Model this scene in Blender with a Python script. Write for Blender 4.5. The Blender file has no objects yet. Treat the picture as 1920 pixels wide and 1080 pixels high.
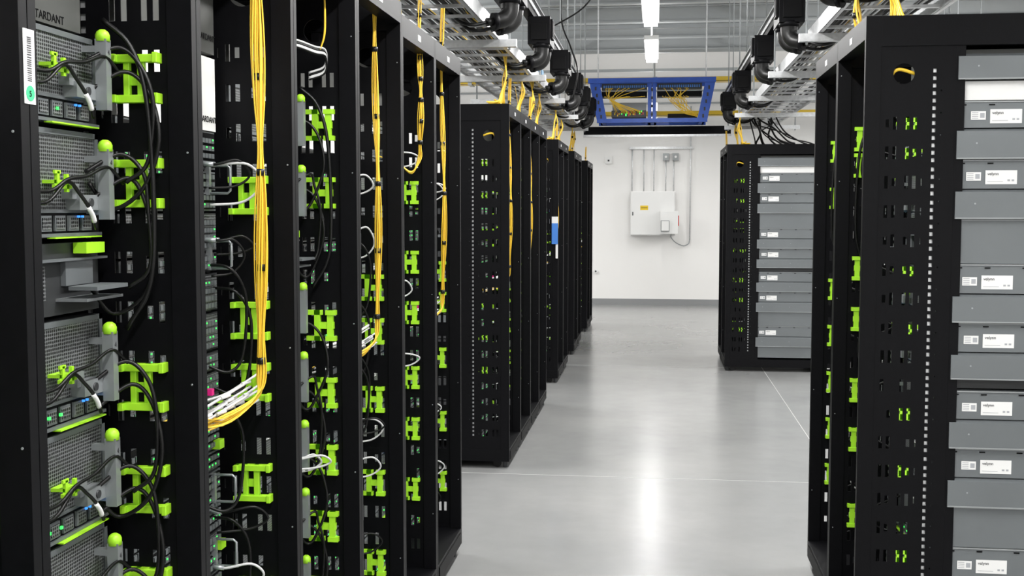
import bpy, math, random, bmesh
from mathutils import Vector
R = random.Random(7)
sc = bpy.context.scene
sc.view_settings.view_transform = 'Standard'

# ---------------------------------------------------------------- materials
def mk(name, col, rough=0.5, metal=0.0, emit=None, es=0.0, var=0.0, scale=20.0, bump=0.0, spec=0.5):
    m = bpy.data.materials.new(name); m.use_nodes = True
    nt = m.node_tree; bs = nt.nodes['Principled BSDF']
    bs.inputs['Base Color'].default_value = (*col, 1)
    bs.inputs['Roughness'].default_value = rough
    bs.inputs['Metallic'].default_value = metal
    bs.inputs['Specular IOR Level'].default_value = spec
    if emit:
        bs.inputs['Emission Color'].default_value = (*emit, 1)
        bs.inputs['Emission Strength'].default_value = es
        m.cycles.emission_sampling = 'NONE'
    if var > 0 or bump > 0:
        tc = nt.nodes.new('ShaderNodeTexCoord')
        nz = nt.nodes.new('ShaderNodeTexNoise'); nz.inputs['Scale'].default_value = scale
        nz.inputs['Detail'].default_value = 5
        nt.links.new(tc.outputs['Object'], nz.inputs['Vector'])
        if var > 0:
            rp = nt.nodes.new('ShaderNodeValToRGB')
            rp.color_ramp.elements[0].position = 0.3; rp.color_ramp.elements[1].position = 0.7
            rp.color_ramp.elements[0].color = (*[max(0, c*(1-var)) for c in col], 1)
            rp.color_ramp.elements[1].color = (*[min(1, c*(1+var)) for c in col], 1)
            nt.links.new(nz.outputs['Fac'], rp.inputs['Fac'])
            nt.links.new(rp.outputs['Color'], bs.inputs['Base Color'])
        if bump > 0:
            bp = nt.nodes.new('ShaderNodeBump'); bp.inputs['Strength'].default_value = bump
            bp.inputs['Distance'].default_value = 0.002
            nt.links.new(nz.outputs['Fac'], bp.inputs['Height'])
            nt.links.new(bp.outputs['Normal'], bs.inputs['Normal'])
    return m

BLACK = mk('black_powder_coat', (0.0026, 0.0026, 0.0034), 0.48, 0.0, var=0.2, scale=60, spec=0.12)
BLACK2 = mk('black_panel', (0.002, 0.002, 0.0024), 0.55, spec=0.12)
RUB = mk('black_rubber', (0.004, 0.004, 0.004), 0.38, spec=0.3)
GREY = mk('zinc_chassis', (0.145, 0.158, 0.165), 0.42, 0.25, var=0.06, scale=3)
GREYL = mk('zinc_chassis_light', (0.30, 0.315, 0.32), 0.4, 0.3, var=0.05, scale=3)
GREYD = mk('dark_grey_metal', (0.04, 0.042, 0.044), 0.45, 0.3)
PLATE = mk('grey_filler_plate', (0.060, 0.062, 0.058), 0.6)
GALV = mk('galvanised_steel', (0.66, 0.67, 0.68), 0.35, 0.6, var=0.12, scale=40)
SILV = mk('brushed_silver', (0.34, 0.36, 0.37), 0.32, 0.55)
LIME = mk('lime_plastic_glow', (0.36, 0.72, 0.025), 0.45, emit=(0.36, 0.8, 0.02), es=0.03)  # faint emission brightens the brackets; the plastic is no light source
YEL = mk('yellow_fiber', (0.82, 0.53, 0.035), 0.45)
YELD = mk('yellow_duct', (0.70, 0.48, 0.03), 0.45)
WHT = mk('white_cable', (0.58, 0.58, 0.58), 0.4)
LAB = mk('label_paper', (0.74, 0.74, 0.73), 0.6)
INK = mk('label_ink', (0.04, 0.04, 0.045), 0.6)
INKG = mk('label_ink_grey', (0.35, 0.36, 0.38), 0.6)
PINK = mk('pink_connector', (0.8, 0.02, 0.25), 0.4)
REDP = mk('red_plastic', (0.6, 0.03, 0.02), 0.4)
BLUE = mk('blue_powder_coat', (0.022, 0.095, 0.50), 0.4, var=0.1, scale=20)
BLUEL = mk('blue_tag', (0.05, 0.2, 0.6), 0.5)
BLUEC = mk('light_blue_box', (0.15, 0.42, 0.7), 0.5)
GRNC = mk('green_sticker', (0.03, 0.45, 0.2), 0.5)
LEDG = mk('led_green', (0.05, 0.9, 0.1), 0.4, emit=(0.05, 1.0, 0.12), es=1.4)
LEDB = mk('led_blue', (0.05, 0.2, 0.9), 0.4, emit=(0.05, 0.3, 1.0), es=1.4)
WHITEM = mk('white_enamel', (0.78, 0.78, 0.77), 0.35)
WPAINT = mk('white_wall_paint', (0.82, 0.81, 0.795), 0.7, var=0.015, scale=1.5)
CEILM = mk('white_deck_paint', (0.76, 0.77, 0.77), 0.55, var=0.03, scale=4)
STEELC = mk('ceiling_steel', (0.36, 0.38, 0.39), 0.45, 0.2)
BASEG = mk('grey_vinyl_base', (0.24, 0.245, 0.25), 0.5)
TUBE = mk('lamp_diffuser', (1, 1, 1), 0.4, emit=(1, 0.99, 0.97), es=9.0)
TUBE2 = mk('lamp_diffuser_dimmed', (1, 1, 1), 0.4, emit=(1, 0.99, 0.97), es=2.6)
YLAB = mk('yellow_label', (0.80, 0.55, 0.02), 0.5)

def perf_mat():
    m = bpy.data.materials.new('perforated_metal'); m.use_nodes = True
    nt = m.node_tree; bs = nt.nodes['Principled BSDF']
    bs.inputs['Roughness'].default_value = 0.4; bs.inputs['Metallic'].default_value = 0.3
    tc = nt.nodes.new('ShaderNodeTexCoord')
    mp = nt.nodes.new('ShaderNodeMapping'); mp.inputs['Scale'].default_value = (0, 1, 1)
    nt.links.new(tc.outputs['Object'], mp.inputs['Vector'])
    vo = nt.nodes.new('ShaderNodeTexVoronoi'); vo.inputs['Scale'].default_value = 150
    vo.inputs['Randomness'].default_value = 0.12
    nt.links.new(mp.outputs['Vector'], vo.inputs['Vector'])
    rp = nt.nodes.new('ShaderNodeValToRGB'); rp.color_ramp.interpolation = 'LINEAR'
    rp.color_ramp.elements[0].position = 0.36; rp.color_ramp.elements[0].color = (0.012, 0.012, 0.013, 1)
    rp.color_ramp.elements[1].position = 0.44; rp.color_ramp.elements[1].color = (0.22, 0.23, 0.235, 1)
    nt.links.new(vo.outputs['Distance'], rp.inputs['Fac'])
    nt.links.new(rp.outputs['Color'], bs.inputs['Base Color'])
    return m
PERF = perf_mat()

def floor_mat():
    m = bpy.data.materials.new('polished_concrete'); m.use_nodes = True
    nt = m.node_tree; bs = nt.nodes['Principled BSDF']
    tc = nt.nodes.new('ShaderNodeTexCoord')
    n1 = nt.nodes.new('ShaderNodeTexNoise'); n1.inputs['Scale'].default_value = 1.1; n1.inputs['Detail'].default_value = 5
    n1.inputs['Roughness'].default_value = 0.55
    n2 = nt.nodes.new('ShaderNodeTexNoise'); n2.inputs['Scale'].default_value = 9; n2.inputs['Detail'].default_value = 6
    for n in (n1, n2): nt.links.new(tc.outputs['Object'], n.inputs['Vector'])
    r1 = nt.nodes.new('ShaderNodeValToRGB')
    r1.color_ramp.elements[0].position = 0.2; r1.color_ramp.elements[0].color = (0.215, 0.22, 0.22, 1)
    r1.color_ramp.elements[1].position = 0.8; r1.color_ramp.elements[1].color = (0.30, 0.30, 0.295, 1)
    nt.links.new(n1.outputs['Fac'], r1.inputs['Fac'])
    r2 = nt.nodes.new('ShaderNodeValToRGB')
    r2.color_ramp.elements[0].position = 0.2; r2.color_ramp.elements[0].color = (0.92, 0.92, 0.92, 1)
    r2.color_ramp.elements[1].position = 0.8; r2.color_ramp.elements[1].color = (1, 1, 1, 1)
    nt.links.new(n2.outputs['Fac'], r2.inputs['Fac'])
    mx = nt.nodes.new('ShaderNodeMix'); mx.data_type = 'RGBA'; mx.blend_type = 'MULTIPLY'
    mx.inputs[0].default_value = 1.0
    nt.links.new(r1.outputs['Color'], mx.inputs[6]); nt.links.new(r2.outputs['Color'], mx.inputs[7])
    nt.links.new(mx.outputs[2], bs.inputs['Base Color'])
    mr = nt.nodes.new('ShaderNodeMapRange'); mr.inputs['To Min'].default_value = 0.19; mr.inputs['To Max'].default_value = 0.26
    nt.links.new(n1.outputs['Fac'], mr.inputs['Value'])
    nt.links.new(mr.outputs['Result'], bs.inputs['Roughness'])
    bs.inputs['Specular IOR Level'].default_value = 0.85
    return m
FLOOR = floor_mat()

# ---------------------------------------------------------------- builder
def empty(name):
    e = bpy.data.objects.new(name, None); sc.collection.objects.link(e); e.empty_display_size = 0.1
    return e

class B:
    def __init__(s, T=None):
        s.v = []; s.f = []; s.m = []; s.sm = []; s.mats = []; s.T = T or (lambda p: p)
    def mi(s, mat):
        if mat not in s.mats: s.mats.append(mat)
        return s.mats.index(mat)
    def poly(s, pts, mat, smooth=False):
        n = len(s.v); s.v += [s.T(p) for p in pts]
        s.f.append(tuple(range(n, n+len(pts)))); s.m.append(s.mi(mat)); s.sm.append(smooth)
    def hexa(s, P, mat):
        n = len(s.v); s.v += [s.T(p) for p in P]; k = s.mi(mat)
        for q in ((0,3,2,1),(4,5,6,7),(0,1,5,4),(1,2,6,5),(2,3,7,6),(3,0,4,7)):
            s.f.append(tuple(n+i for i in q)); s.m.append(k); s.sm.append(False)
    def box(s, x0, x1, y0, y1, z0, z1, mat):
        s.hexa([(x0,y0,z0),(x1,y0,z0),(x1,y1,z0),(x0,y1,z0),(x0,y0,z1),(x1,y0,z1),(x1,y1,z1),(x0,y1,z1)], mat)
    def tube(s, pts, r, mat, n=6, cap=True, rf=None):
        pts = [Vector(p) for p in pts]; k = s.mi(mat)
        base = len(s.v); N = len(pts); up = None
        for i, p in enumerate(pts):
            d = (pts[min(i+1, N-1)] - pts[max(i-1, 0)])
            if d.length < 1e-9: d = Vector((0, 0, 1))
            d.normalize()
            if up is None:
                up = Vector((0, 0, 1)) if abs(d.z) < 0.9 else Vector((1, 0, 0))
            u = up - d*up.dot(d)
            if u.length < 1e-6: u = d.orthogonal()
            u.normalize(); w = d.cross(u); up = u
            rr = r if rf is None else r*rf(i/(N-1))
            for j in range(n):
                a = 2*math.pi*j/n
                q = p + u*(math.cos(a)*rr) + w*(math.sin(a)*rr)
                s.v.append(s.T((q.x, q.y, q.z)))
        for i in range(N-1):
            for j in range(n):
                a = base+i*n+j; b = base+i*n+(j+1) % n
                s.f.append((a, b, b+n, a+n)); s.m.append(k); s.sm.append(True)
        if cap:
            s.f.append(tuple(base+j for j in range(n))[::-1]); s.m.append(k); s.sm.append(False)
            s.f.append(tuple(base+(N-1)*n+j for j in range(n))); s.m.append(k); s.sm.append(False)
    def cyl(s, a, b, r, mat, n=12): s.tube([a, b], r, mat, n)
    def rope(s, ctrl, r, mat, seg=6, n=6, rf=None):
        s.tube(spline(ctrl, seg), r, mat, n, rf=rf)
    def obj(s, name, parent=None, bevel=0.0):
        me = bpy.data.meshes.new(name); me.from_pydata(s.v, [], s.f)
        for m in s.mats: me.materials.append(m)
        me.polygons.foreach_set('material_index', s.m); me.polygons.foreach_set('use_smooth', s.sm)
        bm = bmesh.new(); bm.from_mesh(me); bmesh.ops.recalc_face_normals(bm, faces=bm.faces); bm.to_mesh(me); bm.free()
        o = bpy.data.objects.new(name, me); sc.collection.objects.link(o)
        if parent: o.parent = parent
        if bevel > 0:
            md = o.modifiers.new('bevel', 'BEVEL'); md.width = bevel; md.segments = 2; md.limit_method = 'ANGLE'
        return o

def spline(c, seg=6):
    c = [Vector(p) for p in c]
    if len(c) < 3: return c
    P = [c[0]*2-c[1]] + c + [c[-1]*2-c[-2]]; out = []
    for i in range(1, len(P)-2):
        for k in range(seg):
            t = k/seg; a, b, d, e = P[i-1], P[i], P[i+1], P[i+2]
            out.append(0.5*((2*b)+(d-a)*t+(2*a-5*b+4*d-e)*t*t+(3*b-a-3*d+e)*t**3))
    out.append(c[-1]); return out

def text(s, loc, rot, size, mat, parent, name='printed_text', sx=1.0):
    cu = bpy.data.curves.new(name, 'FONT'); cu.body = s; cu.size = size; cu.extrude = 0.0003
    cu.materials.append(mat)
    o = bpy.data.objects.new(name, cu); sc.collection.objects.link(o)
    o.location = loc; o.rotation_euler = rot; o.scale = (sx, 1, 1)
    if parent: o.parent = parent
    return o

def perf_panel(b, y, th, t0, t1, z0, z1, holes, mat):
    ts = sorted({t0, t1, *[h[0] for h in holes], *[h[1] for h in holes]})
    zs = sorted({z0, z1, *[h[2] for h in holes], *[h[3] for h in holes]})
    hs = set()
    ti = {v: i for i, v in enumerate(ts)}; zi = {v: i for i, v in enumerate(zs)}
    for h in holes:
        for i in range(ti[h[0]], ti[h[1]]):
            for j in range(zi[h[2]], zi[h[3]]): hs.add((i, j))
    for i in range(len(ts)-1):
        j = 0
        while j < len(zs)-1:
            a, c = ts[i], ts[i+1]
            if (i, j) in hs: j += 1; continue
            k = j
            while k < len(zs)-1 and (i, k) not in hs: k += 1
            d, e = zs[j], zs[k]
            b.poly([(a,y,d),(c,y,d),(c,y,e),(a,y,e)], mat)
            b.poly([(a,y+th,d),(a,y+th,e),(c,y+th,e),(c,y+th,d)], mat)
            j = k
    for h in holes:
        a, c, d, e = h
        b.poly([(a,y,d),(c,y,d),(c,y+th,d),(a,y+th,d)], mat); b.poly([(a,y,e),(c,y,e),(c,y+th,e),(a,y+th,e)], mat)
        b.poly([(a,y,d),(a,y,e),(a,y+th,e),(a,y+th,d)], mat); b.poly([(c,y,d),(c,y,e),(c,y+th,e),(c,y+th,d)], mat)

def ring_hole(b, y, th, tc, zc, hw, r, mat):
    n = 24
    def sq(a):
        c, s_ = math.cos(a), math.sin(a); k = hw/max(abs(c), abs(s_)); return (tc+c*k, zc+s_*k)
    for i in range(n):
        a0 = 2*math.pi*i/n+math.pi/4; a1 = 2*math.pi*(i+1)/n+math.pi/4
        p0, p1 = sq(a0), sq(a1)
        q0 = (tc+math.cos(a0)*r, zc+math.sin(a0)*r); q1 = (tc+math.cos(a1)*r, zc+math.sin(a1)*r)
        for yy in (y, y+th): b.poly([(p0[0],yy,p0[1]),(p1[0],yy,p1[1]),(q1[0],yy,q1[1]),(q0[0],yy,q0[1])], mat)
        b.poly([(q0[0],y,q0[1]),(q1[0],y,q1[1]),(q1[0],y+th,q1[1]),(q0[0],y+th,q0[1])], mat)

# ---------------------------------------------------------------- rack
PW = 0.022
def side_panel(b, y, H):
    holes = []
    z = 0.22
    while z < H-0.30:
        for tc in (0.075, 0.099, 0.140, 0.164):
            if R.random() < 0.93:
                hh = 0.021 if R.random() < 0.8 else 0.013
                holes.append((tc-0.006, tc+0.006, round(z-hh, 4), round(z+hh, 4)))
        if R.random() < .7:
            holes.append((0.186, 0.190, round(z-0.012, 4), round(z+0.012, 4)))
        z = round(z+0.0975, 4)
    perf_panel(b, y, 0.002, 0.05, 0.20, 0.12, H-0.26, holes, BLACK)
    zc = H-0.19; tc = 0.125
    perf_panel(b, y, 0.002, 0.05, tc-0.055, H-0.26, H-0.05, [], BLACK)
    perf_panel(b, y, 0.002, tc+0.055, 0.20, H-0.26, H-0.05, [], BLACK)
    perf_panel(b, y, 0.002, tc-0.055, tc+0.055, H-0.26, zc-0.055, [], BLACK)
    perf_panel(b, y, 0.002, tc-0.055, tc+0.055, zc+0.055, H-0.05, [], BLACK)
    ring_hole(b, y, 0.002, tc, zc, 0.055, 0.034, BLACK)
    holes = []
    z = 0.2
    while z < H-0.16:
        holes.append((0.218, 0.229, round(z, 4), round(z+0.013, 4))); z = round(z+0.0245, 4)
        if R.random() < 0.12: z = round(z+0.006, 4)
    z = 0.3
    while z < H-0.2:
        holes.append((0.244, 0.248, round(z+.0003, 5), round(z+0.0053, 5))); z = round(z+0.0731, 4)
    perf_panel(b, y, 0.002, 0.20, 0.29, 0.12, H-0.05, holes, BLACK)
    b.box(0.214, 0.233, y+0.006, y+0.008, 0.18, H-0.14, GALV)

def guide(b, yb, z, style, w=0.088, h=0.092, t0=0.070, d=-1):
    def bx(ta, tb, ya, yb2, za, zb, m=LIME):
        y0_, y1_ = sorted((yb+d*ya, yb+d*yb2)); b.box(ta, tb, y0_, y1_, za, zb, m)
    z0 = z-h/2; z1 = z+h/2
    if style == 'I':
        for (za, zb) in ((z0, z0+0.015), (z1-0.015, z1)):
            bx(t0, t0+w, 0.0, 0.020, za, zb)
            bx(t0-0.006, t0+0.004, 0.0, 0.026, za-0.002, zb+0.003)
            bx(t0+w-0.012, t0+w, 0.0, 0.030, za, zb)
        bx(t0+w*0.30, t0+w*0.46, 0.0, 0.012, z0, z1)
        bx(t0+w*0.64, t0+w*0.78, 0.0, 0.012, z0, z1)
        bx(t0+w*0.30, t0+w*0.78, 0.0, 0.006, z-0.012, z+0.008)
    else:
        bx(t0+0.006, t0+0.024, 0.0, 0.014, z0, z1)
        bx(t0+w*0.52, t0+w*0.72, 0.0, 0.014, z0, z1)
        bx(t0+0.004, t0+w*0.66, 0.0, 0.012, z-0.010, z+0.010)
        for (za, zb) in ((z0, z0+0.014), (z1-0.014, z1)):
            bx(t0+w*0.45, t0+w, 0.0, 0.014, za, zb)
            bx(t0-0.004, t0+0.028, 0.0, 0.018, za, zb)

def compute_server(b, c, y0, y1, z0, tf, rich=True, h=0.195):
    ya, yb = y0+PW+0.02, y1-PW-0.02
    b.box(tf, 0.98, ya, yb, z0, z0+h, GREYD)
    b.box(tf-0.006, tf, ya, yb, z0+h-0.010, z0+h, GREY)
    b.box(tf-0.006, tf, ya, yb, z0+0.045, z0+0.051, GREY)
    b.box(tf-0.006, tf, ya, ya+0.012, z0+0.04, z0+h, GREY)
    b.box(tf-0.006, tf, yb-0.012, yb, z0+0.04, z0+h, GREY)
    b.box(tf-0.003, tf, ya+0.012, yb-0.012, z0+0.051, z0+h-0.010, PERF)
    b.box(tf-0.010, tf, ya, yb, z0+0.002, z0+0.008, GREY)
    b.box(tf-0.004, tf, ya, yb, z0+0.008, z0+0.045, BLACK2)
    yy = ya+0.01
    while yy < yb-0.05:
        b.box(tf-0.008, tf, yy, yy+0.036, z0+0.012, z0+0.040, GREY)
        b.box(tf-0.0095, tf-0.007, yy+0.004, yy+0.032, z0+0.016, z0+0.036, PERF)
        yy += 0.048
    for k in range(3):
        y_ = R.uniform(ya+0.15, yb-0.06)
        b.box(tf-0.012, tf-0.008, y_, y_+0.006, z0+0.024, z0+0.029, LEDG)
    for k in range(2):
        y_ = yb-0.09+k*0.014
        b.box(tf-0.012, tf-0.008, y_, y_+0.004, z0+0.036, z0+0.040, LEDB)
    b.box(tf-0.020, tf-0.004, yb-0.19, yb-0.02, z0-0.001, z0+0.0015, LIME)
    b.box(tf-0.018, tf-0.006, ya+0.13, ya+0.17, z0+0.001, z0+0.016, LIME)
    for k in range(3):
        b.box(tf-0.0075, tf-0.006, ya+0.225+k*0.020, ya+0.240+k*0.020, z0+h-0.026, z0+h-0.012, LAB)
        b.box(tf-0.0079, tf-0.0074, ya+0.230+k*0.020, ya+0.235+k*0.020, z0+h-0.022, z0+h-0.016, INK)
    yh = yb-0.05
    b.box(tf-0.052, tf-0.030, yh, yh+0.020, z0+0.032, z0+0.164, SILV)
    b.box(tf-0.032, tf, yh+0.002, yh+0.018, z0+0.042, z0+0.054, SILV)
    b.box(tf-0.032, tf, yh+0.002, yh+0.018, z0+0.140, z0+0.152, SILV)
    b.tube([(tf-0.041, yh+0.010, z0+0.160), (tf-0.041, yh+0.010, z0+0.172), (tf-0.041, yh+0.010, z0+0.178), (tf-0.041, yh+0.010, z0+0.182)],
           0.0135, LIME, 10, rf=lambda q: [1, 1, .8, .4][min(3, int(q*3+0.5))])
    b.box(tf-0.030, tf, yh-0.070, yh+0.002, z0+0.050, z0+0.078, SILV)
    b.box(tf-0.024, tf, yh-0.085, yh-0.060, z0+0.070, z0+0.098, SILV)
    b.cyl((tf-0.033, yh-0.03, z0+0.064), (tf-0.028, yh-0.03, z0+0.064), 0.008, GREYD)
    yc = yb-0.20; zc = z0+0.10
    b.box(tf-0.030, tf-0.003, yc, yc+0.04, zc-0.003, zc+0.003, LIME)
    b.box(tf-0.032, tf-0.026, yc-0.008, yc+0.050, zc-0.012, zc-0.005, LIME)
    b.box(tf-0.032, tf-0.026, yc, yc+0.008, zc-0.018, zc+0.018, LIME)
    b.box(tf-0.032, tf-0.026, yc+0.032, yc+0.040, zc-0.018, zc+0.014, LIME)
    b.box(tf-0.032, tf-0.028, yc-0.008, yc+0.012, zc+0.014, zc+0.020, LIME)
    if rich:
        c.rope([(tf-0.03, yc-0.16, z0+0.075), (tf-0.035, yc-0.05, z0+0.062), (tf-0.038, yc+0.02, zc), (tf-0.040, yc+0.06, zc-0.02),
                (tf-0.045, yc+0.095, zc-0.055), (tf-0.04, yc+0.12, zc-0.085)], 0.0036, RUB)
        c.rope([(tf-0.030, yc-0.16, z0+0.088), (tf-0.035, yc-0.04, z0+0.082), (tf-0.040, yc+0.02, zc+0.004), (tf-0.045, yc+0.08, zc+0.012),
                (tf-0.05, yh+0.0, zc+0.03), (tf-0.06, y1-0.05, zc-0.0)], 0.0036, RUB)
        c.rope([(tf-0.045, yc+0.083, zc-0.045), (tf-0.046, yc+0.096, zc-0.060), (tf-0.045, yc+0.104, zc-0.072)], 0.0045, LAB, 3)

def loop_handle(b, y, z, tf):
    pts = [(tf, y, z), (tf-0.055, y, z), (tf-0.062, y, z+0.006), (tf-0.062, y, z+0.060), (tf-0.055, y, z+0.066), (tf, y, z+0.066)]
    b.tube(pts, 0.0034, SILV, 6)
    b.box(tf-0.012, tf, y-0.006, y+0.006, z-0.004, z+0.07, SILV)

def network_gear(b, c, y0, y1, tf, zlo, zhi, handles):
    ya, yb = y0+PW+0.02, y1-PW-0.02
    z = zlo
    while z < zhi-0.04:
        h = R.choice([0.044, 0.044, 0.09])
        m = R.choice([GREYD, GREY, GREYD])
        b.box(tf, 0.98, ya, yb, z, z+h, m)
        b.box(tf-0.004, tf, ya+0.01, yb-0.01, z+0.004, z+h-0.004, BLACK2 if m == GREY else PERF)
        zz = z+0.008
        while zz < z+h-0.014:
            yy = ya+0.02
            while yy < yb-0.02:
                b.box(tf-0.009, tf-0.003, yy, yy+0.014, zz, zz+0.011, GREY)
                if R.random() < 0.3: b.box(tf-0.0105, tf-0.009, yy+0.003, yy+0.007, zz+0.006, zz+0.0095, LEDG)
                yy += 0.019
            zz += 0.018
        if R.random() < 0.5:
            b.box(tf-0.020, tf, yb-0.05, yb-0.02, z, z+0.022, LIME)
        z += h+0.006
    for zh in handles: loop_handle(b, yb-0.06, zh, tf)

def fiber_bundle(c, y, t, ztop, zend, tf, y0, n=8, bow=0.0, sweep=True, rr=0.0065):
    for k in range(n):
        a = 2*math.pi*k/n; m_ = 0.45+0.55*((k*7) % 3)/2
        pts = []
        Nz = 12
        for i in range(Nz+1):
            q = i/Nz; z = ztop+(zend+0.05-ztop)*q
            spread = rr*m_*(0.6+1.3*abs(math.sin(q*9+1)))
            pts.append((t+math.cos(a+q*2)*spread+bow*0.5*math.sin(q*7), y+math.sin(a+q*2)*spread+bow*math.sin(q*6.0+0.5), z))
        lx, ly, lz = pts[-1]
        if sweep:
            pts += [(t+0.010, ly-0.02, zend+0.01-0.01*k/n), (t+0.05+R.uniform(-.01, .01), ly-0.09-0.005*k, zend-0.02-R.uniform(0, .02)),
                (tf-0.02, y0+0.10+R.uniform(0, 0.22), zend-0.03-R.uniform(-.03, .03)), (tf, y0+0.10+R.uniform(0, 0.22), zend-0.02-R.uniform(-.03, .03))]
        else:
            pts += [(t+0.03, ly-0.03, zend+0.0-0.01*k/n), (t+0.08, ly-0.04, zend+0.03), (tf, ly-0.05, zend+0.06)]
        c.rope(pts, 0.0019, YEL, 5, 5)
    q = 0.12
    while q < 0.98:
        z = ztop+(zend+0.05-ztop)*q
        tt = t+bow*0.5*math.sin(q*7); yy = y+bow*math.sin(q*6+0.5)
        c.cyl((tt, yy, z-0.008), (tt, yy, z+0.008), 0.0105, RUB, 8); q += 0.17 if sweep else 0.13

def white_loops(c, y1, tf, zs):
    for z in zs:
        for k in range(R.choice([1, 1, 2])):
            yy = y1-0.08-R.uniform(0, 0.08); out = R.uniform(0.08, 0.14); dz = R.uniform(-0.09, -0.03)
            pts = [(tf, yy, z), (tf-0.04, yy, z-0.002), (tf-out*0.8, yy+0.02, z+R.uniform(-.01, .01)), (tf-out, yy+0.04, z+dz*0.5),
                   (tf-out*0.7, yy+0.03, z+dz), (tf-0.02, yy, z+dz*1.1)]
            c.rope(pts, 0.0032, WHT if R.random() < .65 else RUB, 6, 6)
            c.cyl((tf-0.034, yy, z-0.002), (tf, yy, z), 0.006, SILV, 6)

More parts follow.
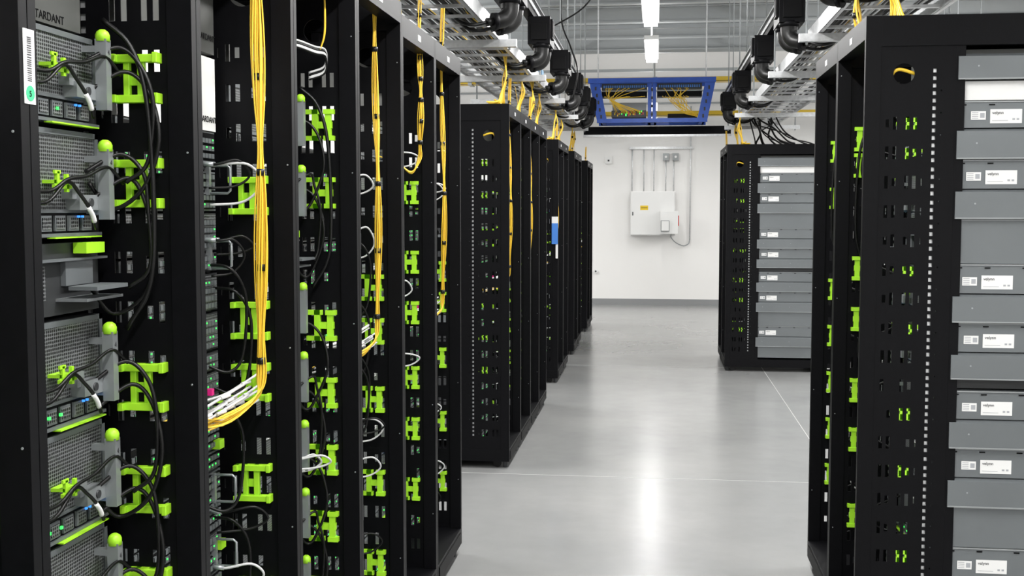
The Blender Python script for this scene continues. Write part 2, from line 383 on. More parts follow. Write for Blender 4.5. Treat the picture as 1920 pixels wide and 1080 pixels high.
def rack(sgn, XF, y0, kind, H=2.23, near=False, guides=None, rich=True, tf=None, side=False, n_fib=None):
    root = empty('server_rack')
    T = lambda p: (sgn*(XF+p[0]), p[1], p[2])
    y1 = y0+0.598; D = 1.05
    tf = tf or 0.19
    f = B(T)
    for (a, b_) in ((y0, y0+PW), (y1-PW, y1)):
        f.box(0, 0.05, a, b_, 0.12, H, BLACK)
        f.box(D-0.06, D, a, b_, 0.12, H, BLACK)
        f.box(0.05, D-0.06, a, b_, H-0.10, H, BLACK)
        f.box(0.29, 0.32, a+0.004, b_-0.004, 0.12, H-0.1, BLACK)
    f.box(0, 0.05, y0+PW, y1-PW, H-0.075, H, BLACK)
    f.box(D-0.05, D, y0+PW, y1-PW, H-0.075, H, BLACK)
    f.box(0.20, D-0.05, y0+PW, y1-PW, H-0.03, H-0.01, BLACK)
    f.box(0, D, y0, y1, 0.045, 0.12, BLACK)
    f.box(-0.004, 0.0, y0+0.04, y1-0.04, 0.052, 0.105, BLACK2)
    for tt in (0.08, D-0.08):
        for yy in (y0+0.06, y1-0.06):
            f.cyl((tt, yy-0.014, 0.026), (tt, yy+0.014, 0.026), 0.026, RUB, 14)
            f.cyl((tt-0.05, yy, 0.0), (tt-0.05, yy, 0.05), 0.016, GREYD, 8)
    f.box(-0.0012, 0, y0+0.27, y0+0.32, H-0.052, H-0.030, LAB)
    for zz in (0.35, 0.8, 1.25, 1.7, 2.1):
        f.cyl((0.012, y1-PW-0.002, zz), (0.012, y1-PW, zz), 0.0022, SILV, 8)
    f.obj('frame', root, bevel=0.002)
    p = B(T)
    side_panel(p, y1-0.012, H)
    if near: side_panel(p, y0+0.004, H)
    p.box(D-0.015, D-0.012, y0+PW, y1-PW, 0.12, H-0.08, BLACK2)
    p.obj('slotted_side_panel', root)
    b = B(T); c = B(T); g = B(T)
    ya, yb = y0+PW+0.02, y1-PW-0.02
    if kind in 'AC':
        for z in (1.745, 1.54, 1.195, 0.99, 0.785, 0.58, 0.375, 0.17):
            compute_server(b, c, y0, y1, z, tf, rich, 0.168 if z > 1.7 else 0.195)
        b.box(tf, 0.98, ya, yb, 1.40, 1.53, GREYD)
        b.box(tf-0.02, tf, ya, yb, 1.498, 1.502, GREY)
        b.box(tf-0.004, tf, ya+.01, yb-.2, 1.43, 1.49, PERF)
        b.box(tf-0.06, tf, yb-0.16, yb-0.02, 1.425, 1.43, SILV)
        b.box(tf-0.075, tf-0.02, yb-0.15, yb-0.03, 1.445, 1.452, GREY)
        b.box(tf-0.01, tf, yb-0.14, yb-0.04, 1.452, 1.50, GREY)
        b.box(tf-0.03, tf-0.004, yb-0.10, yb-0.03, 1.510, 1.530, LIME)
        b.box(tf-0.008, 0.98, ya, yb-0.06, 1.917, 2.12, PLATE)
        gz = guides or (1.842, 1.641, 1.244, 1.04, 0.835, 0.63, 0.425)
    else:
        b.box(tf-0.003, 0.98, ya, yb, 1.965, 2.10, PLATE)
        b.box(tf-0.004, 0.98, ya, yb, 1.78, 1.955, WHITEM)
        network_gear(b, c, y0, y1, tf, 1.10, 1.76, (1.63, 1.45))
        network_gear(b, c, y0, y1, tf, 0.16, 1.06, (0.88, 0.72, 0.50, 0.30))
        gz = guides or (1.317, 1.163, 0.909, 0.62, 0.33)
    st = 'I' if rich else 'H'
    for z in gz: guide(g, y1-0.012, z, st)
    if near:
        for z in gz: guide(g, y0+0.006, z, 'H', t0=0.132, w=0.062, h=0.07, d=1)
    if kind == 'A':
        for i, z in enumerate(gz):
            o = R.uniform(-.01, .01); s_ = 0.0 if rich else 0.03
            c.rope([(tf-0.02, y1-0.10, z-0.03), (0.12+s_, y1-0.055, z+0.01), (0.085+o+s_, y1-0.045, z-0.03), (0.065+o+s_, y1-0.05, z-0.12),
                    (0.09+s_, y1-0.05, z-0.21), (0.15, y1-0.06, z-0.25), (tf-0.01, y1-0.09, z-0.20)], 0.0042, RUB, 7)
            if rich or i % 2:
                c.rope([(tf-0.02, y1-0.12, z+0.02), (0.13, y1-0.06, z+0.055), (0.09+s_, y1-0.05, z+0.02), (0.075+o+s_, y1-0.05, z-0.05),
                    (0.08+s_, y1-0.05, z-0.16), (0.12, y1-0.06, z-0.20)], 0.0042, RUB, 7)
        c.rope([(0.16, y1-0.06, 1.95), (0.11, y1-0.05, 1.90), (0.08, y1-0.05, 1.8), (0.07, y1-0.05, 1.6), (0.08, y1-0.05, 1.45), (0.13, y1-0.05, 1.36)], 0.005, RUB)
        white_loops(c, y1, tf, (0.86, 0.45) if not rich else (0.3,))
        if not rich and sgn < 0:
            for k in range(6):
                zz = 2.05+R.uniform(-.012, .012)
                c.rope([(tf, y1-0.22, zz+0.01), (0.14, y1-0.16, zz+0.012), (0.10, y1-0.10, zz), (0.08, y1-0.06, zz-0.005), (0.085, y1-0.05, zz-0.05), (0.13, y1-0.06, zz-0.07)], 0.0035, WHT if k < 4 else RUB)
            for k in range(2):
                c.rope([(0.09, y1-0.08, 2.05), (0.075, y1-0.08+k*.008, 2.12), (0.08, y1-0.08, 2.3), (0.10, y1-0.1, 2.45)], 0.002, YEL)
    elif kind == 'C':
        fiber_bundle(c, y1-0.14, 0.032, H+0.15, 1.74, tf, y0, n=7, bow=0.010, sweep=False)
        white_loops(c, y1, tf, (1.82, 1.30, 1.02))
    else:
        white_loops(c, y1, tf, (1.70, 1.52, 0.86, 0.72, 0.46, 0.30))
        for k in range(12):
            yy = y0+0.2+R.uniform(0, 0.3); zz = 1.13+R.uniform(-0.03, 0.05)
            c.rope([(tf, yy-0.12, zz-0.03), (tf-0.05, yy-0.04, zz-0.02), (0.11, yy+0.02, zz), (0.085, min(y1-0.05, yy+0.1), zz+0.02)],
                   0.0032, WHT, 6)
            c.cyl((0.11, yy+0.015, zz), (0.10, yy+0.045, zz+0.003), 0.0045, LAB, 6)
        for k in range(5):
            yy = y1-0.07-R.uniform(0, .08); z = R.uniform(0.4, 1.6)
            c.rope([(tf, yy, z), (0.13, yy, z-0.01), (0.10, yy+0.02, z-0.08), (0.11, yy+0.02, z-0.22), (0.14, yy, z-0.26), (tf, yy-0.02, z-0.24)], 0.0038, RUB)
        fiber_bundle(c, y1-(0.115 if rich else 0.17), 0.050, H+0.20, 1.14, tf, y0, n=n_fib or (16 if rich else 8), bow=0.015, rr=0.0085 if rich else 0.0065)
        b.box(tf-0.03, tf, y1-0.16, y1-0.145, 1.15, 1.165, PINK)
    if near:
        c.rope([(0.19, y0+0.03, H-0.20), (0.15, y0+0.016, H-0.185), (0.11, y0+0.014, H-0.175), (0.09, y0+0.02, H-0.19), (0.10, y0+0.05, H-0.22)], 0.006, YEL)
    g.obj('cable_guides', root, bevel=0.0015 if rich else 0)
    if side:
        side_chassis(b, y0, root, T)
    b.obj('server_chassis', root)
    c.obj('cables', root)
    return root

SEGS = [(2.018,2.105,'lip'),(1.952,2.014,'white'),(1.861,1.948,'label'),(1.758,1.861,'lip'),(1.661,1.756,'label'),(1.561,1.661,'lip'),
        (1.412,1.559,'plain'),(1.313,1.410,'label'),(1.216,1.313,'lip'),(1.117,1.214,'label'),(1.025,1.117,'lip'),
        (0.89,0.985,'label'),(0.792,0.89,'lip'),(0.692,0.79,'label'),(0.592,0.692,'lip'),(0.452,0.59,'plain'),
        (0.35,0.45,'label'),(0.25,0.35,'lip'),(0.14,0.248,'plain')]
def side_chassis(b, y0, root, T):
    b.box(0.33, 0.97, y0+0.055, y0+0.06, 0.14, 2.12, BLACK2)
    for (z0, z1, kd) in SEGS:
        t0 = 0.297; t1 = 0.985
        if kd == 'lip':
            ya = y0-0.001
            b.hexa([(t0,ya,z0),(t1,ya,z0),(t1,y0+0.03,z0),(t0,y0+0.03,z0),
                    (t0,ya,z1-0.012),(t1,ya,z1-0.012),(t1,y0+0.03,z1),(t0,y0+0.03,z1)], GREY)
            b.box(t0, t1, ya-0.003, ya, z0, z0+0.004, GREYL)
            for tt in (0.36, 0.62, 0.9):
                b.cyl((tt, ya-0.0015, (z0+z1)/2), (tt, ya, (z0+z1)/2), 0.003, SILV, 8)
        elif kd == 'white':
            b.box(t0, t1, y0+0.022, y0+0.04, z0, z1, WHITEM)
        else:
            b.box(t0, t1, y0+0.014, y0+0.05, z0, z1, GREY)
            b.box(t0, t1, y0+0.010, y0+0.014, z1-0.004, z1, GREYL)
            if kd == 'label':
                for tt in (0.31, 0.40, 0.52, 0.66, 0.8):
                    b.box(tt, tt+0.018, y0+0.011, y0+0.014, z1-0.014, z1-0.010, BLACK2)
                o = R.uniform(-0.006, 0.010); yl = y0+0.013
                zc = z0+0.040
                b.box(0.335+o, 0.382+o, yl-.0005, yl+0.001, zc-0.014, zc+0.014, LAB)
                for i in range(4):
                    b.box(0.338+o, 0.358+o, yl-0.001, yl-.0004, zc-0.010+i*0.006, zc-0.008+i*0.006, INKG)
                b.box(0.364+o, 0.378+o, yl-0.001, yl-.0004, zc-0.008, zc+0.008, INKG)
                b.box(0.396+o, 0.496+o, yl-.0005, yl+0.001, zc-0.026, zc+0.020, LAB)
                for i in range(2):
                    b.box(0.466+o+i*0.013, 0.474+o+i*0.013, yl-0.001, yl-.0004, zc-0.016, zc-0.010, INKG)
                b.box(0.402+o, 0.452+o, yl-0.001, yl-.0004, zc-0.018, zc-0.0165, INKG)
                wx = T((0.402+o, 0, 0))[0]
                text('velynn', (wx, yl-0.0012, zc+0.004), (math.pi/2, 0, 0), 0.014, INK, root, 'label_text')

# ---------------------------------------------------------------- rows
XL, XR = 0.883, 0.685
kindsL = {0: 'B', 1: 'A', 2: 'B', 3: 'A', 4: 'B', 5: 'C', 6: 'B'}
gl = {2: (1.625, 1.317, 1.163, 0.909, 0.62, 0.33), 4: (1.317, 1.163, 0.92, 0.62, 0.33),
      5: (1.66, 1.38, 1.175, 0.91, 0.70, 0.45), 6: (1.31, 1.17, 0.914, 0.62, 0.34)}
for i in range(-2, 7):
    y0 = 1.53+0.6*(i-1)
    r = rack(-1, XL, y0, kindsL.get(i, 'A'), H=2.31 if i < 5 else 2.27, guides=gl.get(i), rich=(1 <= i <= 2), n_fib=10 if i == 4 else None)
    if i == 1:
        text('RETARDANT', (-(XL+0.1815), y0+0.315, 1.923), (math.pi/2, 0, math.pi/2), 0.021, BLACK2, r)
        lb = B(); xf = -XL
        lb.box(xf, xf+0.0012, y0-0.014, y0+0.014, 1.74, 1.845, LAB)
        zz = 1.772
        while zz < 1.835:
            w = R.uniform(0.0008, 0.002); lb.box(xf+0.0012, xf+0.0016, y0-0.006, y0+0.005, zz, zz+w, INK); zz += w+R.uniform(0.001, 0.002)
        lb.cyl((xf+0.0010, y0, 1.755), (xf+0.0018, y0, 1.755), 0.011, GRNC, 18)
        lb.obj('asset_label', r)
        text('5', (xf+0.0020, y0-0.0035, 1.7505), (math.pi/2, 0, math.pi/2), 0.012, BLACK2, r, 'label_text')
        for z in (1.745, 1.54, 1.195, 0.99, 0.785):
            text('4', (-(XL+0.137), y0+0.598-PW-0.064, z+0.135), (math.pi/2, 0, math.pi/2), 0.014, INK, r, 'label_text')
    if i == 2:
        for z in (1.995, 1.80):
            text('RETARDANT', (-(XL+0.1845), y0+0.435, z), (math.pi/2, 0, math.pi/2), 0.021, BLACK2, r)

for i in range(4):
    rack(-1, XL, 6.85+0.6*i, 'BABA'[i], near=(i == 0), rich=False, guides=(1.86, 1.44, 1.03, 0.83, 0.62, 1.66) if i == 0 else None)
rack(-1, XL, 10.35, 'B', near=True, rich=False)
rack(-1, XL, 10.95, 'A', rich=False)
rack(-1, XL, 12.4, 'B', near=True, rich=False)
rack(-1, XL, 13.0, 'A', rich=False)
rack(-1, XL, 14.8, 'B', near=True, rich=False)
rack(-1, XL, 15.4, 'A', rich=False)
rack(1, XR, 3.93, 'A', near=True, rich=False, tf=0.26, side=True, guides=(1.86, 1.76, 1.366, 1.17, 0.893, 0.70, 0.40))
rack(1, XR, 4.53, 'A', rich=False, tf=0.26)
rack(1, XR, 11.35, 'A', near=True, rich=False, tf=0.26, side=True, guides=(1.86, 1.66, 1.44, 1.17, 0.893, 0.70, 0.40))
rack(1, XR, 11.95, 'B', rich=False, tf=0.26)

# ---------------------------------------------------------------- room
def simple(name, x0, x1, y0, y1, z0, z1, mat):
    b = B(); b.box(x0, x1, y0, y1, z0, z1, mat); return b.obj(name)
YW = 19.2; CH = 4.4; XW = 6.5; YB = -3.5; CT = CH-0.07
simple('floor', -XW, XW, YB, YW, -0.1, 0, FLOOR)
simple('wall_back', -XW, XW, YW, YW+0.15, 0, CH, WPAINT)
simple('wall_left', -XW-0.15, -XW, YB, YW, 0, CH, WPAINT)
simple('wall_right', XW, XW+0.15, YB, YW, 0, CH, WPAINT)
simple('wall_front', -XW, XW, YB-0.15, YB, 0, CH, WPAINT)
simple('baseboard_back', -XW, XW, YW-0.012, YW, 0, 0.10, BASEG)
cb = B()
cb.box(-XW, XW, YB, YW, CH, CH+0.1, CEILM)
y = YB+0.1
while y < YW-0.1:
    cb.hexa([(-XW, y+0.02, CH-0.06), (XW, y+0.02, CH-0.06), (XW, y+0.10, CH-0.06), (-XW, y+0.10, CH-0.06),
             (-XW, y, CH), (XW, y, CH), (XW, y+0.12, CH), (-XW, y+0.12, CH)], CEILM)
    y += 0.26
cb.obj('ceiling')
jb = B()
for y in (2.0, 6.0, 10.0, 12.2, 14.2, 15.6, 17.0, 18.3):
    jb.box(-XW, XW, y, y+0.12, CH-0.09, CH-0.07, STEELC)
    jb.box(-XW, XW, y+0.05, y+0.07, CH-0.27, CH-0.07, STEELC)
    jb.box(-XW, XW, y, y+0.12, CH-0.29, CH-0.27, STEELC)
jb.obj('ceiling_beams')
jm = mk('joint_sealant', (0.42, 0.42, 0.41), 0.4)
j = B()
for y in (6.72, 11.6, 16.5, 2.0): j.box(-XW, XW, y, y+0.006, 0.0, 0.0006, jm)
for x in (1.07, -3.8, 5.9): j.box(x, x+0.006, YB, YW, 0.0, 0.0006, jm)
j.obj('trim_floor_joints')

# ---------------------------------------------------------------- wall equipment
we = B()
yw = YW-0.001
we.box(-0.425, 0.315, yw-0.16, yw, 1.17, 1.90, WHITEM)
we.box(-0.415, 0.300, yw-0.172, yw-0.16, 1.18, 1.89, WHITEM)
we.box(-0.39, -0.375, yw-0.18, yw-0.172, 1.5, 1.56, GREYD)
cab = we.obj('electrical_cabinet', None, bevel=0.006)
yl = B(); yl.box(-0.26, -0.13, yw-0.1735, yw-0.172, 1.59, 1.665, YLAB)
yl.box(-0.25, -0.14, yw-0.1742, yw-0.1735, 1.62, 1.625, INK); yl.box(-0.25, -0.14, yw-0.1742, yw-0.1735, 1.635, 1.64, INK)
yl.obj('warning_label', cab)
ds = B()
ds.box(0.07, 0.36, yw-0.30, yw-0.175, 1.20, 1.57, WHITEM); ds.box(0.08, 0.22, yw-0.33, yw-0.30, 1.24, 1.42, GREYL)
ds.box(0.09, 0.21, yw-0.335, yw-0.33, 1.25, 1.41, WHITEM)
ds.box(0.36, 0.375, yw-0.27, yw-0.24, 1.33, 1.50, REDP)
ds.obj('disconnect_switch', None, bevel=0.005)
co = B()
for x, zt, zb in ((-0.40, 2.62, 1.905), (-0.205, 2.62, 1.905), (-0.04, 2.62, 1.905), (0.155, 2.45, 1.905), (0.285, 2.45, 1.905), (0.56, 3.3, 1.1)):
    co.cyl((x, yw-0.03, zb), (x, yw-0.03, zt), 0.011, GALV, 10)
co.box(-0.45, 0.60, yw-0.045, yw-0.0, 2.60, 2.64, GALV)
for x in (0.155, 0.315):
    co.box(x-0.05, x+0.05, yw-0.07, yw, 2.41, 2.53, GREYL)
    co.cyl((x, yw-0.075, 2.47), (x, yw-0.07, 2.47), 0.02, WHITEM, 12)
co.tube(spline([(0.56, yw-0.03, 1.1), (0.54, yw-0.04, 1.03), (0.45, yw-0.05, 1.0), (0.33, yw-0.06, 1.05), (0.25, yw-0.2, 1.14), (0.25, yw-0.24, 1.195)], 6), 0.009, GREYL, 8)
co.obj('conduit_run')
th = B(); th.box(-0.85, -0.74, yw-0.03, yw, 2.36, 2.48, WHITEM); th.box(-0.81, -0.78, yw-0.034, yw-0.03, 2.40, 2.43, GREYD)
th.obj('thermostat', None, bevel=0.004)
ou = B(); ou.cyl((-1.0, yw-0.03, 0.56), (-1.0, yw, 0.56), 0.035, WHITEM, 16); ou.cyl((-1.0, yw-0.034, 0.56), (-1.0, yw-0.03, 0.56), 0.015, GREYD, 12)
ou.obj('wall_sensor')

# ---------------------------------------------------------------- overhead trays
def tray(sgn, y0, y1, xa, xb):
    root = empty('cable_tray'); z = 2.52
    t = B(lambda p: (sgn*p[0], p[1], p[2]))
    for x in (xa, xb):
        t.box(x-0.003, x+0.003, y0, y1, z, z+0.075, GALV)
        t.box(x, x+0.022, y0, y1, z, z+0.004, GALV)
        t.box(x, x+0.022, y0, y1, z+0.071, z+0.075, GALV)
    y = y0+0.1
    while y < y1:
        t.box(xa, xb, y, y+0.025, z+0.006, z+0.02, GALV); y += 0.28
    n = 5
    for k in range(1, n):
        x = xa+(xb-xa)*k/n; t.cyl((x, y0, z+0.024), (x, y1, z+0.024), 0.003, GALV, 5)
    t.obj('ladder_rails', root)
    s = B(lambda p: (sgn*p[0], p[1], p[2]))
    y = y0+0.6
    while y < y1:
        s.box(xa-0.10, xb+0.25, y, y+0.041, z-0.045, z-0.004, GALV)
        for x in (xa-0.06, xb+0.2): s.cyl((x, y+0.02, z-0.06), (x, y+0.02, CT), 0.006, STEELC, 6)
        y += 1.65
    s.obj('strut_hangers', root)
    c = B(lambda p: (sgn*p[0], p[1], p[2]))
    for k in range(26):
        x = xa+0.04+R.uniform(0, xb-xa-0.08)
        pts = [(x+R.uniform(-.02, .02), y0+(y1-y0)*i/14, z+0.035+R.uniform(0, .025)) for i in range(15)]
        c.rope(pts, R.choice([0.006, 0.010, 0.008]), RUB if k % 7 else WHT, 3, 6)
    for k in range(8):
        x = xa+0.05+R.uniform(0, 0.2)
        pts = [(x+R.uniform(-.02, .02), y0+(y1-y0)*i/14, z+0.04+R.uniform(0, .02)) for i in range(15)]
        c.rope(pts, 0.003, YEL, 3, 5)
    c.obj('tray_cables', root)
tray(-1, -1.0, 13.2, 0.86, 1.30)
tray(1, -1.0, 13.2, 0.84, 1.30)

def busway(sgn, x):
    b = B(lambda p: (sgn*p[0], p[1], p[2]))
    b.box(x-0.03, x+0.03, -1.0, 13.2, 2.80, 2.90, BLACK)
    b.box(x-0.036, x+0.036, -1.0, 13.2, 2.902, 2.912, GALV)
    b.box(x-0.040, x-0.030, -1.0, 13.2, 2.835, 2.86, GALV)
    y = -0.5
    while y < 13.3:
        b.cyl((x, y, 2.91), (x, y, CT), 0.005, STEELC, 6); y += 1.8
    b.obj('power_busway')
busway(-1, 0.80); busway(1, 0.78)

def tap(sgn, x, y):
    root = empty('power_tap_box')
    b = B(lambda p: (sgn*p[0], p[1], p[2]))
    b.box(x-0.07, x+0.07, y, y+0.30, 2.625, 2.795, BLACK)
    b.box(x-0.085, x-0.07, y+0.02, y+0.14, 2.66, 2.78, BLACK2)
    for k in range(5): b.box(x-0.088, x-0.085, y+0.03+k*0.02, y+0.04+k*0.02, 2.67, 2.77, BLACK)
    b.box(x-0.0725, x-0.07, y+0.18, y+0.24, 2.70, 2.74, LAB)
    b.box(x-0.05, x+0.05, y-0.012, y, 2.65, 2.75, BLACK2)
    b.obj('enclosure', root, bevel=0.004)
    c = B(lambda p: (sgn*p[0], p[1], p[2]))
    for dy in (0.0, 0.18):
        yy = y+dy
        c.cyl((x-0.01, yy+0.05, 2.635), (x-0.01, yy+0.05, 2.605), 0.056, BLACK, 16)
        pts = spline([(x-0.01, yy+0.05, 2.61), (x-0.01, yy+0.05, 2.58), (x-0.005, yy+0.045, 2.555), (x+0.012, yy+0.03, 2.53), (x+0.032, yy+0.01, 2.518), (x+0.05, yy-0.005, 2.512)], 5)
        c.tube(pts, 0.047, RUB, 16, rf=lambda q: 1.0-0.22*q)
        c.cyl((x+0.046, yy-0.003, 2.513), (x+0.066, yy-0.015, 2.51), 0.042, BLACK, 16)
        c.cyl((x+0.066, yy-0.015, 2.51), (x+0.095, yy-0.03, 2.505), 0.020, RUB, 12)
        c.rope([(x+0.09, yy-0.028, 2.506), (x+0.15, yy-0.055, 2.49), (x+0.22, yy-0.05, 2.505), (x+0.28, yy+0.0, 2.56)], 0.009, RUB, 5, 8)
    c.obj('angle_plugs', root)
for y in (2.6, 4.2, 5.6, 7.15, 8.65, 10.1, 11.2, 12.3): tap(-1, 0.735, y)
for y in (3.4, 5.0, 6.5, 8.1, 10.1, 11.9): tap(1, 0.735, y)

def drop(sgn, x, y, zt, zb, n=7, sp=0.14):
    b = B(lambda p: (sgn*p[0], p[1], p[2]))
    for k in range(n):
        e = (k/(n-1)-0.5)*2
        yo = e*sp
        b.rope([(x+R.uniform(-.02, .02), y+e*0.05, zt), (x, y+e*0.02, zt-0.08), (x+R.uniform(-.02, .02), y+e*0.03, (zt+zb)/2),
                (x+0.02, y+yo*0.5, zb+0.07), (x+0.03, y+yo, zb+0.015), (x+0.09, y+yo*1.4, zb+0.006)], 0.0045, YEL, 5, 5)
    b.cyl((x, y, (zt+zb)/2-0.01), (x, y, (zt+zb)/2+0.012), 0.016, RUB, 8)
    b.rope([(x+0.02, y-sp, zb+0.008), (x+0.06, y-sp*0.5, zb+0.03), (x+0.03, y, zb+0.012), (x+0.06, y+sp*0.6, zb+0.03), (x+0.02, y+sp, zb+0.008)], 0.006, YEL)
    b.obj('fiber_cable_drop')
for y in (7.05, 7.9, 8.6, 9.1, 10.6, 11.2, 12.7, 13.05): drop(-1, 0.93, y, 2.56, 2.235)
for y in (4.25, 4.95, 11.6, 12.2): drop(1, 0.82, y, 2.56, 2.235)
drop(-1, 0.95, 4.2, 2.56, 2.315); drop(-1, 0.95, 3.4, 2.56, 2.315)

s = B()
for k in range(12):
    x0 = 0.95+R.uniform(0, 0.3); y_ = 11.45+R.uniform(0, 0.9); x1 = 0.9+R.uniform(0, 0.75)
    s.rope([(x0, y_, 2.56), (x0+0.02, y_-0.03, 2.48), ((x0+x1)/2+R.uniform(-.1, .1), y_-0.05, 2.30+R.uniform(0, .12)), (x1, y_, 2.27), (x1+0.08, y_+0.05, 2.245)], R.uniform(0.006, 0.011), RUB, 6, 7)
s.obj('power_whip_cables')

simple('cross_beam', -0.84, 0.84, 13.28, 13.34, 2.46, 2.55, BLACK)
sb = B(); sb.box(-0.84, 0.84, 13.22, 13.26, 2.43, 2.455, GALV); sb.obj('strut_channel')
bf = empty('fiber_patch_frame')
b = B()
YF = 12.75
def slab(xt, xb, w, y0, y1, zt, zb, m):
    b.hexa([(xb-w, y0, zb), (xb+w, y0, zb), (xb+w, y1, zb), (xb-w, y1, zb), (xt-w, y0, zt), (xt+w, y0, zt), (xt+w, y1, zt), (xt-w, y1, zt)], m)
zb_, zt_ = 2.555, 3.005
for xt, xb in ((-0.69, -0.60), (0.58, 0.49)):
    slab(xt, xb, 0.055, YF, YF+0.03, zt_, zb_, BLUE)
    slab(xt, xb, 0.035, YF+0.42, YF+0.45, zt_, zb_, BLUE)
    for q in (0.15, 0.32, 0.5, 0.67, 0.84):
        xx = xb+(xt-xb)*q; zz = zb_+(zt_-zb_)*q
        b.box(xx-0.010, xx+0.010, YF-0.002, YF, zz-0.02, zz+0.02, INK)
for xx in (-0.10, -0.05):
    b.box(xx, xx+0.04, YF, YF+0.03, zb_, zt_, BLUE); b.box(xx, xx+0.04, YF+0.42, YF+0.45, zb_, zt_, BLUE)
for q in (0.2, 0.4, 0.6, 0.8): b.box(-0.066, -0.044, YF-0.002, YF, zb_+0.45*q-0.015, zb_+0.45*q+0.015, INK)
b.box(-0.76, 0.64, YF-0.01, YF+0.03, zt_-0.015, zt_+0.04, BLUE)
b.box(-0.76, 0.64, YF+0.42, YF+0.46, zt_-0.015, zt_+0.04, BLUE)
b.box(-0.66, 0.55, YF-0.01, YF+0.03, zb_, zb_+0.045, BLUE)
b.box(-0.66, 0.55, YF+0.42, YF+0.46, zb_, zb_+0.045, BLUE)
for x in (-0.70, 0.58, -0.05):
    b.box(x-0.02, x+0.02, YF, YF+0.46, zt_+0.0, zt_+0.035, BLUE)
for x in (-0.59, 0.48, -0.05): b.box(x-0.02, x+0.02, YF, YF+0.46, zb_, zb_+0.03, BLUE)
for x in (-0.66, 0.54):
    b.cyl((x, YF+0.2, zt_+0.03), (x, YF+0.2, CT), 0.008, GALV, 6)
b.obj('frame', bf, bevel=0.003)
p = B()
for (xa, xb) in ((-0.62, -0.10), (-0.01, 0.50)):
    for k in range(2):
        z = 2.985-k*0.085
        p.box(xa+0.01, xb-0.01, YF+0.03, YF+0.20, z-0.06, z, BLACK if k % 2 else GREYD)
        x = xa+0.03
        while x < xb-0.03:
            p.box(x, x+0.014, YF+0.026, YF+0.03, z-0.045, z-0.018, BLUEL if k == 0 else BLACK2); x += 0.024
p.box(-0.50, -0.12, YF+0.02, YF+0.36, 2.62, 2.69, GREYD)
p.box(-0.50, -0.12, YF+0.30, YF+0.36, 2.69, 2.80, GREYL)
p.box(0.12, 0.44, YF+0.02, YF+0.30, 2.61, 2.65, BLACK)
for k in range(26):
    x = -0.48+R.random()*0.34
    p.box(x, x+0.012, YF+0.012, YF+0.02, 2.625+R.random()*0.05, 2.64+R.random()*0.05, R.choice([LEDG, REDP, YLAB]))
p.obj('patch_panels', bf)
c = B()
for k in range(16):
    x = -0.56+R.random()*0.42; z = 2.96-R.choice([0, 1])*0.085
    xe = -0.46+R.random()*0.30
    c.rope([(x, YF+0.02, z-.03), (x-0.02, YF-0.03, z-0.04), (-0.52+R.random()*0.05, YF-0.04, 2.8), (xe, YF-0.03, 2.68), (xe, YF+0.01, 2.66)], 0.0035, YEL, 5, 5)
for k in range(16):
    x = 0.03+R.random()*0.3; z = 2.96-R.choice([0, 1])*0.085
    c.rope([(x, YF+0.02, z-.03), (x+0.02, YF-0.03, z-0.05), (0.13+k*0.012, YF-0.04, 2.80), (0.28+R.random()*0.12, YF-0.03, 2.66), (0.44, YF, 2.61+R.random()*0.04)], 0.0035, YEL, 5, 5)
c.obj('patch_cords', bf)

for z, yy in ((3.16, 14.2), (2.78, 14.6)):
    d = B()
    d.box(-6, 6, yy, yy+0.2, z, z+0.006, YELD); d.box(-6, 6, yy, yy+0.006, z, z+0.055, YELD); d.box(-6, 6, yy+0.194, yy+0.2, z, z+0.055, YELD)
    x = -5.8
    while x < 6:
        d.box(x, x+0.05, yy-0.01, yy+0.21, z-0.012, z+0.06, STEELC)
        d.cyl((x+0.02, yy+0.22, z), (x+0.02, yy+0.22, CT), 0.005, STEELC, 6); x += 1.15
    d.obj('yellow_fiber_duct')
s = B()
for y in (7.0, 9.0, 11.0, 13.0, 15.0, 17.0):
    s.box(-6, 6, y, y+0.041, 3.62, 3.66, STEELC)
    for x in (-4, -2.1, 2.1, 4): s.cyl((x, y+0.02, 3.66), (x, y+0.02, CH-0.30), 0.006, STEELC, 6)
for x in (-2.1, 2.1): s.box(x-0.02, x+0.02, 2, 18, 3.665, 3.70, GALV)
s.obj('overhead_strut_grid')
s = B()
for z in (3.35, 3.55, 3.75): s.cyl((-6, YW-0.05, z), (6, YW-0.05, z), 0.016, STEELC, 8)
s.obj('horizontal_conduit')
s = B()
s.rope([(-0.80, 9.6, 4.3), (-0.78, 9.6, 3.7), (-0.80, 9.6, 3.2), (-0.72, 9.6, 2.95), (-0.66, 9.6, 2.75), (-0.70, 9.6, 2.52)], 0.007, RUB)
s.rope([(-0.35, 8.4, 4.3), (-0.38, 8.4, 3.4), (-0.50, 8.4, 3.1), (-0.72, 8.4, 2.95), (-0.80, 8.4, 2.93)], 0.006, RUB)
s.obj('hanging_wire')
s = B(); s.box(-0.905, -0.885, 10.335, 10.347, 1.15, 1.42, LAB)
s.box(-0.94, -0.885, 10.325, 10.347, 1.28, 1.47, BLUEL); s.box(-0.94, -0.885, 10.325, 10.347, 1.47, 1.53, LAB)
s.obj('tag_holder')
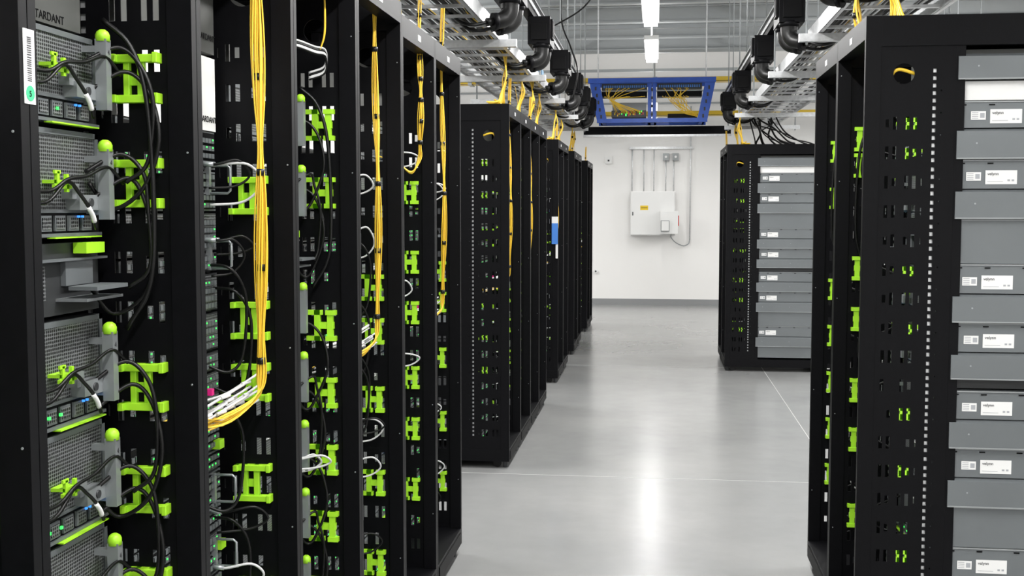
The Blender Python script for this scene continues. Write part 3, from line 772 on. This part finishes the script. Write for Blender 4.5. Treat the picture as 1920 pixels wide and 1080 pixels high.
s = B(); s.box(-1.0, -0.9, 9.0, 9.15, 2.60, 2.70, BLUEC); s.obj('junction_box', None, bevel=0.006)

# ---------------------------------------------------------------- light fixtures (direct, plus added upward ceiling fill)
def lamp(x, y, z=2.96, L=1.25, power=50, up=20, diff=None):
    root = empty('pendant_light')
    b = B()
    b.box(x-0.06, x+0.06, y, y+L, z+0.03, z+0.065, WHITEM)
    b.box(x-0.05, x+0.05, y+0.01, y+L-0.01, z, z+0.03, diff or TUBE)
    for yy in (y+0.15, y+L-0.15):
        b.cyl((x, yy, z+0.06), (x, yy, CT), 0.004, STEELC, 6)
    b.obj('fixture', root)
    for nm, e, zz, rx in (('tube_light', power, z-0.01, 0), ('ceiling_fill', up, z+0.075, math.pi)):  # upward area light is an added fill to brighten the ceiling
        ld = bpy.data.lights.new(nm, 'AREA'); ld.shape = 'RECTANGLE'; ld.size = 0.10; ld.size_y = L; ld.energy = e
        ld.color = (1.0, 0.99, 0.975)
        lo = bpy.data.objects.new(nm, ld); sc.collection.objects.link(lo); lo.location = (x, y+L/2, zz); lo.rotation_euler = (rx, 0, 0); lo.parent = root
for y in (-2.2, -0.3, 1.65, 3.6, 5.5, 7.45, 9.55): lamp(-0.05, y)
for y in (15.1, 17.0): lamp(-0.05, y, power=13, up=10, diff=TUBE2)
for x in (-3.4, 3.4):  # unseen side rows, added to fill the room and brighten the back wall
    for y in (-2.0, 2.0, 6.0, 10.0, 12.6, 16.2): lamp(x, y, power=92, up=55)

w = bpy.data.worlds.new('World'); sc.world = w; w.use_nodes = True
w.node_tree.nodes['Background'].inputs[0].default_value = (0.9, 0.95, 1, 1); w.node_tree.nodes['Background'].inputs[1].default_value = 0.3

cam = bpy.data.cameras.new('camera'); co_ = bpy.data.objects.new('camera', cam); sc.collection.objects.link(co_)
cam.sensor_width = 36; cam.lens = 2133/1920*36; cam.clip_start = 0.02
co_.location = (0, 0, 1.59)
co_.rotation_euler = (math.radians(90-3.92), 0, math.radians(7.2))
sc.camera = co_
